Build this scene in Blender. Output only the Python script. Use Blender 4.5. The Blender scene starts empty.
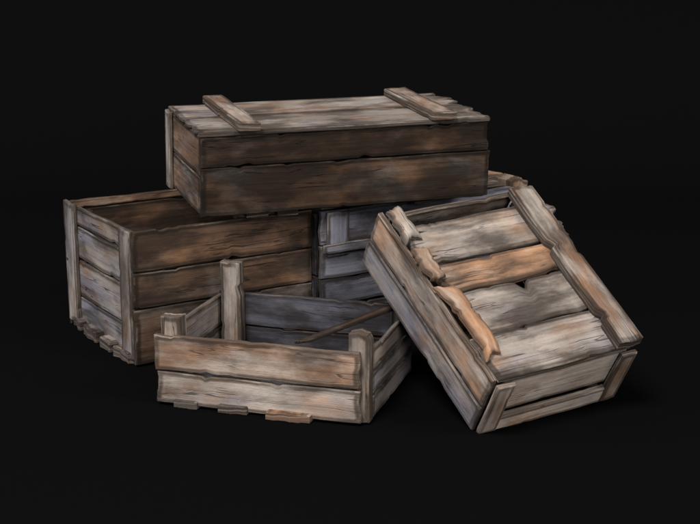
import bpy, bmesh, math, random
from mathutils import Vector, Matrix, Euler, noise
C = bpy.context.scene.collection
rnd = random.Random(7)

# ------------------------------------------------------------------ materials
def wood_material(name):
    m = bpy.data.materials.new(name); m.use_nodes = True
    nt = m.node_tree; N = nt.nodes; Lk = nt.links
    bs = N['Principled BSDF']
    def math_(op, a, b=None, c=None, clamp=False):
        n = N.new('ShaderNodeMath'); n.operation = op; n.use_clamp = clamp
        for i, v in enumerate((a, b, c)):
            if v is None: continue
            if isinstance(v, (int, float)): n.inputs[i].default_value = v
            else: Lk.new(v, n.inputs[i])
        return n.outputs[0]
    def ramp(v, a, b):
        n = N.new('ShaderNodeMapRange'); n.interpolation_type = 'SMOOTHSTEP'
        n.inputs['From Min'].default_value = a; n.inputs['From Max'].default_value = b
        Lk.new(v, n.inputs['Value']); return n.outputs['Result']
    def mix(f, a, b, mode='MIX'):
        n = N.new('ShaderNodeMix'); n.data_type = 'RGBA'; n.blend_type = mode
        for s, v in ((0, f), (6, a), (7, b)):
            if isinstance(v, (int, float)): n.inputs[s].default_value = v
            elif isinstance(v, tuple): n.inputs[s].default_value = v + (1,)
            else: Lk.new(v, n.inputs[s])
        return n.outputs[2]
    uv = N.new('ShaderNodeUVMap'); uv.uv_map = 'UVMap'
    def nz(su, sv, off, detail=4, rough=.55, dist=0.):
        mp = N.new('ShaderNodeMapping'); mp.inputs['Scale'].default_value = (su, sv, 1); mp.inputs['Location'].default_value = (off, off * .7, off * .3)
        Lk.new(uv.outputs[0], mp.inputs[0])
        n = N.new('ShaderNodeTexNoise'); n.inputs['Scale'].default_value = 1; n.inputs['Detail'].default_value = detail
        n.inputs['Roughness'].default_value = rough; n.inputs['Distortion'].default_value = dist
        Lk.new(mp.outputs[0], n.inputs['Vector']); return n.outputs[0]
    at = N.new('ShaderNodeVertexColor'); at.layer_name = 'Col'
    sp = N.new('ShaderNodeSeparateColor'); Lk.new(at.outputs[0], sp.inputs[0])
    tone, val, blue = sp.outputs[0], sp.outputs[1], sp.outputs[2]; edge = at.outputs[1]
    grain = nz(3.2, 90, 1, 7, .62, .06); fine = nz(14, 620, 5, 3, .6); pit = nz(130, 260, 8, 3, .6)
    blotch = nz(5.5, 11, 11, 6, .58, .15); warm = nz(4.5, 9.5, 23, 5, .57, .2); stain = nz(4.2, 10, 37, 6, .60, .2)
    pale = nz(5.5, 14, 51, 6, .62, .15); crackn = nz(1.4, 26, 63, 3, .5, .10); bl2 = nz(3.2, 8, 77, 5, .55, .1); lum = nz(4, 8, 91, 3, .5, .1)
    grey = (.190, .166, .148); brown = (.126, .076, .050); orange = (.315, .172, .096); dark = (.026, .020, .017); palec = (.335, .290, .250); bluec = (.112, .119, .158)
    f1 = ramp(math_('ADD', blotch, math_('MULTIPLY', math_('SUBTRACT', tone, .5), .55)), .36, .64)
    c = mix(f1, grey, brown)
    fb = math_('MULTIPLY', ramp(math_('ADD', bl2, math_('MULTIPLY', math_('SUBTRACT', blue, .5), .7)), .34, .64), .86)
    c = mix(fb, c, bluec)
    fo = math_('MULTIPLY', ramp(math_('ADD', warm, math_('MULTIPLY', math_('SUBTRACT', tone, .5), .30)), .52, .76), .66)
    fo = math_('MULTIPLY', fo, math_('SUBTRACT', 1, math_('MULTIPLY', fb, .8)))
    c = mix(fo, c, orange)
    fp = math_('MULTIPLY', ramp(math_('ADD', pale, math_('MULTIPLY', math_('SUBTRACT', val, .5), .20)), .45, .76), .58)
    fp = math_('MULTIPLY', fp, math_('SUBTRACT', 1, math_('MULTIPLY', fb, .7)))
    c = mix(fp, c, palec)
    fs = math_('MULTIPLY', ramp(math_('SUBTRACT', stain, math_('MULTIPLY', math_('SUBTRACT', val, .5), .26)), .46, .68), .78)
    c = mix(fs, c, dark)
    g = ramp(grain, .28, .70)
    gm = math_('ADD', math_('MULTIPLY', g, .34), .76)
    gf = math_('ADD', math_('MULTIPLY', fine, .24), .88)
    gp = math_('ADD', math_('MULTIPLY', pit, .30), .85)
    gl = math_('ADD', math_('MULTIPLY', lum, .9), .55)
    gg = math_('MULTIPLY', math_('MULTIPLY', math_('MULTIPLY', gm, gf), gl), gp)
    cb = N.new('ShaderNodeCombineColor')
    for i in range(3): Lk.new(gg, cb.inputs[i])
    c = mix(1.0, c, cb.outputs[0], 'MULTIPLY')
    cr = math_('ABSOLUTE', math_('SUBTRACT', crackn, .5))
    crm = math_('SUBTRACT', 1, ramp(cr, .002, .010))
    crm = math_('MULTIPLY', crm, ramp(bl2, .48, .57))
    c = mix(math_('MULTIPLY', crm, .72), c, (.012, .009, .008))
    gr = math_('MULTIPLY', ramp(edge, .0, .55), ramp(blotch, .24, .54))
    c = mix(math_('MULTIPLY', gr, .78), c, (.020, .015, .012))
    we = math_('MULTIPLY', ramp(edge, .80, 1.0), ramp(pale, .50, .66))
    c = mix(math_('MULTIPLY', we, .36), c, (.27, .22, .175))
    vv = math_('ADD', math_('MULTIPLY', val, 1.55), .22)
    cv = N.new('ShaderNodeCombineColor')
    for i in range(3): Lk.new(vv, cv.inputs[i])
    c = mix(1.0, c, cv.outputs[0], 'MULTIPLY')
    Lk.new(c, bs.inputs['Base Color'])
    bs.inputs['Roughness'].default_value = .95
    bs.inputs['Specular IOR Level'].default_value = .08
    h = math_('ADD', math_('MULTIPLY', grain, .7), math_('MULTIPLY', fine, .22))
    h = math_('ADD', h, math_('MULTIPLY', pit, .30))
    h = math_('ADD', h, math_('MULTIPLY', blotch, .3))
    h = math_('SUBTRACT', h, math_('MULTIPLY', crm, .8))
    bp = N.new('ShaderNodeBump'); bp.inputs['Strength'].default_value = .65; bp.inputs['Distance'].default_value = .003
    Lk.new(h, bp.inputs['Height']); Lk.new(bp.outputs[0], bs.inputs['Normal'])
    return m
WOOD = wood_material('weathered_wood')

def black_material():
    m = bpy.data.materials.new('matte_black'); m.use_nodes = True
    nt = m.node_tree; nt.nodes.clear()
    o = nt.nodes.new('ShaderNodeOutputMaterial'); d = nt.nodes.new('ShaderNodeBsdfDiffuse')
    d.inputs[0].default_value = (.0022, .0022, .0023, 1)
    nt.links.new(d.outputs[0], o.inputs[0]); return m
BLACK = black_material()

# ------------------------------------------------------------------ plank builder
class MB:
    def __init__(s, off=(0, 0, 0)): s.v = []; s.f = []; s.uv = []; s.c = []; s.off = Vector(off)
    def plank(s, O, X, Y, Nn, L, W, T, tone=.4, val=.5, blue=.2, jag=(.006, .006), wob=.0014, bow=0., chip=.005, nchip=None, rough=.0004, taper=0., spl=0, splen=.035, notch=None, lump=0., eg=1., curve=0., dome=0.):
        O, X, Y, Nn = Vector(O), Vector(X), Vector(Y), Vector(Nn)
        sd = rnd.random() * 500; uo, vo = rnd.random() * 40, rnd.random() * 40
        tone += rnd.uniform(-.10, .10); val = max(0, val + rnd.uniform(-.04, .04))
        ch = min(.0026, T * .22); ins = min(.009, W * .2)
        n = max(5, min(18, int(W / .008)))
        ys = [ch, ins] + [ins + (W - 2 * ins) * (i + 1) / (n + 1) + rnd.uniform(-.15, .15) * W / (n + 1) for i in range(n)] + [W - ins, W - ch]
        ye = [1, .5] + [0] * n + [.5, 1]
        def jf(j, k):
            r = []
            for y in ys:
                a = (noise.noise(Vector((y * 22, sd + k, 0))) + .5) * 1.0 + rnd.random() * .22
                r.append(max(0, a) * j)
            return r
        ja, jb = jf(jag[0], 3), jf(jag[1], 9)
        for _ in range(spl):
            i = rnd.randrange(2, n)
            w_ = (ja if rnd.random() < .5 else jb); dd = rnd.uniform(.5, 1.2) * splen
            w_[i] += dd; w_[i + 1] += dd * .45
        nc = nchip if nchip is not None else L * 3.2
        def chips():
            k = int(nc) + (1 if rnd.random() < nc % 1 else 0)
            return [(rnd.uniform(0, L), rnd.uniform(.006, .012), rnd.uniform(.012, .045), rnd.uniform(.4, 1.3) * chip, rnd.random() < .5) for _ in range(k)]
        c0, c1 = chips(), chips()
        def chipf(cs, x):
            r = 0
            for (p, a, b_, dp, fl) in cs:
                u = x - p
                if fl: u = -u
                if -a < u <= 0: r = max(r, dp * (1 + u / a))
                elif 0 < u < b_: r = max(r, dp * (1 - u / b_) ** .7)
            return r
        m = max(5, int(L / .009))
        xs = [0, .0028, .011] + [.011 + (L - .022) * (i + 1) / (m + 1) for i in range(m)] + [L - .011, L - .0028, L]
        xe = [1, 1, .5] + [0] * m + [.5, 1, 1]
        rows = len(ys); prof = []
        for i, y in enumerate(ys): prof.append((y, T, ye[i], i))
        prof += [(W, T - ch, 1, rows - 1), (W, ch, 1, rows - 1)]
        for i in range(rows - 1, -1, -1): prof.append((ys[i], 0, ye[i], i))
        prof += [(0, ch, 1, 0), (0, T - ch, 1, 0)]
        K = len(prof); base = len(s.v)
        for k, x in enumerate(xs):
            endr = k in (0, len(xs) - 1)
            t = x / L
            w0 = wob * noise.noise(Vector((x * 7, sd, 1))) * 2 + chipf(c0, x) + noise.noise(Vector((x * 60, sd, 2))) * .0006
            w1 = wob * noise.noise(Vector((x * 7, sd, 7))) * 2 + chipf(c1, x) + noise.noise(Vector((x * 60, sd, 5))) * .0006
            if notch:
                q = max(0, 1 - abs(x - notch[0]) / notch[1]) * notch[2]
                if notch[3]: w1 += q
                else: w0 += q
            for (y, z, e, ji) in prof:
                xx = ja[ji] + t * (L - ja[ji] - jb[ji])
                f = y / W
                ff0 = (1 - f) ** 2; ff1 = f ** 2
                yy = y + w0 * ff0 - w1 * ff1
                yy = W / 2 + (yy - W / 2) * (1 - taper * t) + curve * (4 * t * (1 - t))
                zz = z
                if endr: zz = z + (ch if z < T / 2 else -ch) * (1 if e < 1 or z in (0, T) else .0)
                if z > T / 2:
                    if lump:
                        q = noise.noise(Vector((x * 22, y * 40, sd))) + .5 * noise.noise(Vector((x * 50, y * 90, sd)))
                        zz += q * lump - lump * .4
                    if dome: zz -= dome * (2 * f - 1) ** 2 + dome * max(0, abs(2 * t - 1) - .8) * 4
                zz += bow * 4 * t * (1 - t) + (noise.noise(Vector((x * 5, y * 6, sd))) * .0014)
                zz += rough * noise.noise(Vector((x * 14, y * 110, sd + (0 if z > T / 2 else 50)))) * (1 if e < 1 else .4)
                s.v.append(O + X * xx + Y * yy + Nn * zz - s.off)
                s.uv.append((xx + uo, y + (0 if z > T / 2 else .31) + (z * .9 if e == 1 else 0) + vo))
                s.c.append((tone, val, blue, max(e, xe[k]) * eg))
        for k in range(len(xs) - 1):
            for i in range(K):
                a, b = base + k * K + i, base + k * K + (i + 1) % K
                s.f.append((a, b, b + K, a + K))
        for k in (0, len(xs) - 1):
            q = base + k * K
            for i in range(rows - 1):
                bt = rows + 2 + (rows - 1 - i)
                s.f.append((q + i, q + i + 1, q + bt - 1, q + bt))
            s.f.append((q + rows - 1, q + rows, q + rows + 1, q + rows + 2))
            s.f.append((q + 0, q + 2 * rows + 1, q + 2 * rows + 2, q + 2 * rows + 3))
    def build(s, name, parent=None, mat=None):
        me = bpy.data.meshes.new(name)
        me.from_pydata([tuple(p) for p in s.v], [], s.f)
        bm = bmesh.new(); bm.from_mesh(me); bmesh.ops.recalc_face_normals(bm, faces=bm.faces); bm.to_mesh(me); bm.free()
        ul = me.uv_layers.new(name='UVMap'); ca = me.color_attributes.new(name='Col', type='FLOAT_COLOR', domain='POINT')
        for l in me.loops: ul.data[l.index].uv = s.uv[l.vertex_index]
        for i, c in enumerate(s.c): ca.data[i].color = c
        me.shade_smooth(); me.set_sharp_from_angle(angle=math.radians(30))
        me.materials.append(mat or WOOD)
        o = bpy.data.objects.new(name, me); C.objects.link(o); o.parent = parent
        return o

XX, YY, ZZ = (1, 0, 0), (0, 1, 0), (0, 0, 1); NX, NY, NZ = (-1, 0, 0), (0, -1, 0), (0, 0, -1)
GROUP = 'weathered wooden crates stacked in the pile'
class Crate:
    def __init__(s, O, yaw, pitch, roll, dims, label):
        s.L, s.W, s.H = dims; s.off = Vector((s.L / 2, s.W / 2, 0))
        r = bpy.data.objects.new('wooden_crate', None); C.objects.link(r)
        e = Euler((roll, pitch, yaw), 'XYZ'); r.rotation_euler = e
        r.location = Vector(O) + e.to_matrix() @ s.off
        r.empty_display_size = .1
        r['label'] = label; r['category'] = 'crate'; r['group'] = GROUP; s.root = r
    def mb(s): return MB(s.off)
    def panel(s, name, side, bands, t=.018, a0=0., a1=0., inset=0., label=None, **kw):
        """bands: list of (z0, z1, tone, val, blue) planks, long side horizontal"""
        b = s.mb()
        for bd in bands:
            z0, z1, to, va, bl = bd[:5]; k = dict(kw); k.update(bd[5] if len(bd) > 5 else {})
            da0 = k.pop('d0', 0); da1 = k.pop('d1', 0); ii = inset + k.pop('ins', 0)
            if side == 'front': b.plank((a0 + da0, t + ii, z0), XX, ZZ, NY, s.L - a0 - a1 - da0 - da1, z1 - z0, t, to, va, bl, **k)
            if side == 'back': b.plank((a0 + da0, s.W - t - ii, z0), XX, ZZ, YY, s.L - a0 - a1 - da0 - da1, z1 - z0, t, to, va, bl, **k)
            if side == 'left': b.plank((t + ii, a0 + da0, z0), YY, ZZ, NX, s.W - a0 - a1 - da0 - da1, z1 - z0, t, to, va, bl, **k)
            if side == 'right': b.plank((s.L - t - ii, a0 + da0, z0), YY, ZZ, XX, s.W - a0 - a1 - da0 - da1, z1 - z0, t, to, va, bl, **k)
        o = b.build(name, s.root)
        if label: o['label'] = label
        return o
    def one(s, name, O, X, Y, Nn, L, W, T, parent=None, label=None, **k):
        b = s.mb(); b.plank(O, X, Y, Nn, L, W, T, **k); o = b.build(name, parent or s.root)
        if label: o['label'] = label
        return o

# ------------------------------------------------------------------ A: long closed crate on top
A = Crate((-.455, .118, .440), .362, 0, .075, (.974, .408, .263), 'long closed wooden crate with two lid battens, resting on top of the other crates')
A.panel('front_panel', 'front', [(.0, .152, .74, .07, .0, dict(jag=(.004, .006))), (.155, .249, .80, .05, .0, dict(jag=(.003, .016), chip=.007))], t=.02)
A.panel('side_panel', 'left', [(.002, .120, .70, .34, .25), (.124, .248, .60, .32, .25)], t=.018, a0=.022, a1=.022, inset=.004)
A.panel('side_panel', 'right', [(.002, .120, .55, .25, .1), (.124, .242, .55, .25, .1)], t=.018, a0=.022, a1=.022, inset=.004)
A.panel('back_panel', 'back', [(.0, .148, .6, .3, .1), (.152, .248, .6, .3, .1)], t=.02)
A.one('corner_post', (-.012, .355, -.004), ZZ, YY, XX, .262, .052, .014, tone=.3, val=.45, blue=.2)
b = A.mb()
b.plank((-.005, -.003, .250), XX, YY, ZZ, .986, .210, .014, .44, .34, .25, jag=(.006, .030), spl=2, chip=.009)
b.plank((-.003, .2085, .250), XX, YY, ZZ, .984, .206, .014, .38, .38, .30, jag=(.008, .044), spl=2, splen=.05)
lid = b.build('lid', A.root)
A.one('batten', (.184, -.020, .2645), YY, NX, ZZ, .440, .068, .028, lid, tone=.52, val=.50, blue=.15, jag=(.008, .012), chip=.008)
A.one('batten', (.838, -.016, .2645), YY, NX, ZZ, .436, .084, .026, lid, tone=.52, val=.44, blue=.15, jag=(.010, .018), chip=.010)
for x in (.15, .25, .72):
    A.one('bottom_cleat', (x, .012, -.019), YY, XX, ZZ, .36, .070, .018, tone=.5, val=.35, blue=.1, jag=(.008, .008))
A.one('bottom_board', (.02, .022, .001), XX, YY, ZZ, .93, .36, .014, tone=.5, val=.3, blue=.1)

# ------------------------------------------------------------------ B: big open crate on the left
B = Crate((-.652, 0, 0), .560, 0, 0, (.628, .561, .420), 'large open crate at the left end of the pile, under the long closed crate')
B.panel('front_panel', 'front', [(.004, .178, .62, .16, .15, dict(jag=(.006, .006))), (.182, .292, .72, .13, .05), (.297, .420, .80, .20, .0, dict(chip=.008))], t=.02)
B.panel('side_panel', 'left', [(.016, .105, .34, .42, .42, dict(wob=.003)), (.111, .232, .44, .42, .38), (.238, .344, .34, .44, .42, dict(wob=.003)), (.350, .412, .44, .40, .34)], t=.016, a0=.024, a1=.012, inset=.016)
B.panel('side_panel', 'right', [(.0, .2, .5, .3, .2), (.205, .412, .5, .3, .2)], t=.016, a0=.024, a1=.024, inset=.002)
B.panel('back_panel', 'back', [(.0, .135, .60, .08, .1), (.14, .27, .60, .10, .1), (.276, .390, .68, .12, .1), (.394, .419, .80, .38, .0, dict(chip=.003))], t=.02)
B.one('corner_post', (.001, .021, .008), ZZ, YY, XX, .412, .085, .0145, tone=.34, val=.48, blue=.30, jag=(.010, .008), chip=.007)
B.one('corner_post', (.001, .478, .008), ZZ, YY, XX, .420, .085, .0145, tone=.34, val=.44, blue=.30, jag=(.014, .008), chip=.007)
B.one('corner_post', (.035, .500, .01), ZZ, XX, YY, .38, .05, .035, tone=.5, val=.12, blue=.1)
b = B.mb()
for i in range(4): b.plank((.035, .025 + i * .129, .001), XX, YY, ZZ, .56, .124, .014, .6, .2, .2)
b.build('bottom_boards', B.root)
for y, w, j, l in ((.030, .11, .012, .016), (.175, .085, .014, .022), (.29, .12, .012, .018), (.44, .085, .014, .014)):
    B.one('runner', (-l, y, -.001), XX, YY, ZZ, .10, w, .036, tone=.40, val=.34, blue=.3, jag=(j, .002), chip=.008, nchip=1)

# ------------------------------------------------------------------ C: low open crate in front
Cc = Crate((-.548, -.322, 0), -.300, 0, 0, (.622, .490, .208), 'low open crate at the front of the pile with corner posts standing above its sides')
Cc.panel('front_panel', 'front', [(.006, .098, .52, .54, .26, dict(jag=(.010, .006), wob=.002, d1=.004, chip=.007)), (.103, .206, .68, .56, .06, dict(jag=(.005, .008), wob=.002, d1=.004))], t=.018, a1=.014)
Cc.panel('side_panel', 'left', [(.006, .100, .35, .36, .35), (.104, .200, .35, .42, .3)], t=.016, a0=.02, a1=.02)
Cc.panel('side_panel', 'right', [(.002, .064, .28, .54, .40, dict(wob=.003)), (.073, .131, .32, .54, .38), (.140, .198, .28, .56, .34, dict(wob=.003))], t=.014, a0=.066, a1=.0, inset=.004)
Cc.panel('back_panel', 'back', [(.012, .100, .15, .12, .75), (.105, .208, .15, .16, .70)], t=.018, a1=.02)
Cc.one('corner_post', (.563, .0195, .002), ZZ, XX, YY, .258, .058, .042, tone=.38, val=.50, blue=.25, jag=(.003, .012), chip=.007)
Cc.one('corner_post', (.014, .0195, .002), ZZ, XX, YY, .260, .060, .042, tone=.38, val=.42, blue=.25, jag=(.003, .012), chip=.007)
Cc.one('corner_post', (.026, .425, .004), ZZ, XX, YY, .316, .064, .040, tone=.42, val=.46, blue=.22, jag=(.003, .010), chip=.007)
Cc.one('corner_post', (.565, .428, .004), ZZ, XX, YY, .314, .048, .040, tone=.3, val=.4, blue=.4, jag=(.003, .008))
b = Cc.mb()
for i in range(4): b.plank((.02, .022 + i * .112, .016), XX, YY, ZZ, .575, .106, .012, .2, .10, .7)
b.build('bottom_boards', Cc.root)
for x, w, l, to in ((.060, .070, .016, .3), (.195, .085, .020, .4), (.340, .125, .030, .90)):
    Cc.one('runner', (x, -l, -.0015), YY, XX, ZZ, .45, w, .024, tone=to, val=.42 if to < .9 else .54, blue=.25 if to < .9 else 0, jag=(.012, .004), chip=.008, nchip=2)

# slat lying over the rim of C
s = bpy.data.objects.new('loose_slat', None); C.objects.link(s)
M = Matrix.Translation(Cc.root.location) @ Cc.root.rotation_euler.to_matrix().to_4x4()
a = M @ (Vector((.430, -.004, .2100)) - Cc.off); bb = M @ (Vector((.600, .450, .212)) - Cc.off)
d = (bb - a); s.location = a
s['label'] = 'thin loose slat lying across the rim of the low open crate'; s['category'] = 'slat'
d.normalize(); side = d.cross(Vector((0, 0, 1))).normalized()
b = MB(); b.plank((0, 0, 0), d, side * -1, side.cross(d), .49, .026, .009, .65, .10, .0, jag=(.05, .006), chip=.004, taper=-.2); b.build('slat_board', s)

# ------------------------------------------------------------------ D: dark crate at the back
D = Crate((-.089, .284, 0), .574, 0, 0, (.858, .245, .424), 'dark blue grey crate at the back, between the large left crate and tilted crate')
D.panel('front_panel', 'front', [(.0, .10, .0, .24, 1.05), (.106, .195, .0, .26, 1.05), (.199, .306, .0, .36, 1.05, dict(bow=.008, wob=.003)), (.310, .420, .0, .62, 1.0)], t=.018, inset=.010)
D.panel('side_panel', 'left', [(.0, .2, .2, .1, 1), (.205, .41, .2, .1, 1)], t=.016, a0=.04, a1=.02)
D.panel('side_panel', 'right', [(.0, .2, .3, .35, .6), (.205, .41, .3, .35, .6)], t=.016, a0=.04, a1=.02)
D.panel('back_panel', 'back', [(.0, .2, .3, .3, .7), (.205, .42, .4, .4, .4)], t=.018)
D.one('corner_post', (.018, .009, .270), ZZ, XX, NY, .151, .086, .012, tone=.15, val=.60, blue=.75, jag=(.003, .006))
D.one('cross_slat', (-.004, -.0045, .286), XX, ZZ, NY, .19, .030, .010, tone=.15, val=.46, blue=.75, jag=(.003, .02))
D.one('corner_post', (.780, .012, .0), ZZ, XX, YY, .462, .080, .085, label='tan broken corner post', tone=.74, val=.56, blue=.0, jag=(.01, .026), chip=.01)
b = D.mb()
b.plank((.01, .035, .420), XX, YY, ZZ, .765, .100, .016, .5, .52, .1, jag=(.01, .01))
b.plank((.01, .138, .420), XX, YY, ZZ, .845, .105, .022, .7, .70, .0, jag=(.01, .01))
b.build('lid', D.root)

# ------------------------------------------------------------------ E: tilted crate on the right
E = Crate((.330, -.530, -.004), .508, -.061, .558, (.468, .643, .215), 'tilted crate at the right with an orange lid board and a broken left batten')
E.panel('side_panel', 'left', [(.000, .092, .38, .54, .50, dict(wob=.003, jag=(.006, .012))), (.101, .203, .64, .60, .20, dict(wob=.003, jag=(.006, .014), chip=.010))], t=.018, a0=.004, a1=-.022, inset=-.005)
E.panel('side_panel', 'right', [(.0, .1, .4, .4, .3), (.105, .196, .5, .5, .2, dict(wob=.004, jag=(.01, .03)))], t=.018, a0=.02)
E.panel('front_panel', 'front', [(-.004, .056, .42, .84, .10, dict(wob=.003, ins=-.016)), (.068, .198, .38, .82, .15)], t=.018, a0=.026, a1=.026, inset=.003, eg=.8)
E.panel('back_panel', 'back', [(.0, .1, .4, .35, .3), (.105, .205, .5, .4, .2)], t=.018, a0=.02, a1=.02)
E.one('corner_post', (.001, -.001, -.002), ZZ, XX, NY, .203, .058, .016, tone=.38, val=.70, blue=.12, jag=(.008, .004))
E.one('corner_post', (.412, -.001, -.002), ZZ, XX, NY, .200, .054, .016, tone=.38, val=.62, blue=.12, jag=(.008, .004))
b = E.mb()
for i in range(4): b.plank((.02, .02 + i * .152, .001), XX, YY, ZZ, .42, .146, .014, .4, .2, .4)
b.build('bottom_boards', E.root)
b = E.mb()
b.plank((.006, -.001, .2005), XX, YY, ZZ, .440, .149, .0145, .36, .42, .28, jag=(.006, .01), spl=1)
b.plank((.022, .152, .198), XX, YY, ZZ, .435, .150, .0165, .34, .40, .28, jag=(.012, .01), wob=.004, notch=(.235, .024, .036, True), chip=.008)
b.plank((.014, .424, .198), XX, YY, ZZ, .535, .150, .0165, .38, .42, .26, jag=(.015, .045), wob=.005, chip=.010, spl=2, splen=.06)
lid = b.build('lid', E.root)
E.one('orange_board', (.024, .306, .199), XX, YY, ZZ, .440, .108, .017, lid, 'orange brown lid board', tone=.98, val=.50, blue=0, jag=(.02, .01), wob=.004, chip=.008)
dX = Vector((.040, 1, 0)).normalized(); dY = Vector((-1, .040, 0)).normalized()
E.one('batten', (.468, -.012, .2165), dX, dY, ZZ, .640, .080, .030, lid, tone=.42, val=.42, blue=.22, jag=(.006, .020), chip=.014, nchip=3)
for y, l, w, to, va, tp, cu in ((.500, .150, .060, .45, .48, .1, 0), (.345, .145, .052, .76, .58, -.05, .006), (.055, .290, .052, .84, .60, -.15, -.012)):
    E.one('broken_batten', (.000 + w, y, .2165), YY, NX, ZZ, l, w, .026, lid, 'splintered piece of the broken left batten', tone=to, val=va, blue=0, jag=(.024, .030), chip=.009, nchip=3, wob=.003, taper=tp, lump=.006, eg=.4, curve=cu, dome=.007)

# ------------------------------------------------------------------ ground and studio backdrop
def sheet(name, verts, faces):
    me = bpy.data.meshes.new(name); me.from_pydata(verts, [], faces); me.materials.append(BLACK)
    me.shade_smooth()
    o = bpy.data.objects.new(name, me); C.objects.link(o); o['kind'] = 'structure'; return o
sheet('ground', [(-9, -12, -.002), (9, -12, -.002), (9, 2.6, -.002), (-9, 2.6, -.002)], [(0, 1, 2, 3)])
vs, fs = [], []
prof = [(2.6, -.002)] + [(2.6 + 1.5 * math.sin(a * math.pi / 48), 1.5 - 1.502 * math.cos(a * math.pi / 48)) for a in range(1, 25)] + [(4.1, 5.0)]
for y, z in prof: vs += [(-9, y, z), (9, y, z)]
for i in range(len(prof) - 1): fs.append((2 * i, 2 * i + 1, 2 * i + 3, 2 * i + 2))
sheet('backdrop', vs, fs)

# ------------------------------------------------------------------ light
w = bpy.data.worlds.new('World'); bpy.context.scene.world = w; w.use_nodes = True
w.node_tree.nodes['Background'].inputs[0].default_value = (.84, .90, 1.0, 1)
w.node_tree.nodes['Background'].inputs[1].default_value = .32
def area(loc, size, energy, col, tgt=(0, 0, .3)):
    l = bpy.data.lights.new('lamp', 'AREA'); l.shape = 'DISK'; l.size = size; l.energy = energy; l.color = col
    o = bpy.data.objects.new('key_fill_lamp', l); C.objects.link(o); o.location = loc
    o.rotation_euler = (Vector(tgt) - Vector(loc)).to_track_quat('-Z', 'Y').to_euler()
area((-3.5, -7.5, 11.5), 5.0, 3700, (1, .95, .89))
area((9, -5, 7.5), 5, 1000, (1, .93, .85))
area((-10, -2.0, 5), 5, 600, (.87, .91, 1))
area((3.0, -9.5, 1.8), 3, 420, (1, .95, .90))  # added fill from low in front, lifts the tilted crate's shaded front face

# ------------------------------------------------------------------ camera
cam = bpy.data.cameras.new('camera'); co = bpy.data.objects.new('camera', cam); C.objects.link(co)
cam.sensor_width = 36; cam.lens = 1363.0 / 700 * 36; cam.clip_end = 300
co.location = (0, -3.9473, 1.3314); co.rotation_euler = (math.pi / 2 - .2481, 0, 0)
sc = bpy.context.scene; sc.camera = co
sc.view_settings.view_transform = 'Standard'; sc.view_settings.look = 'None'; sc.view_settings.exposure = 0
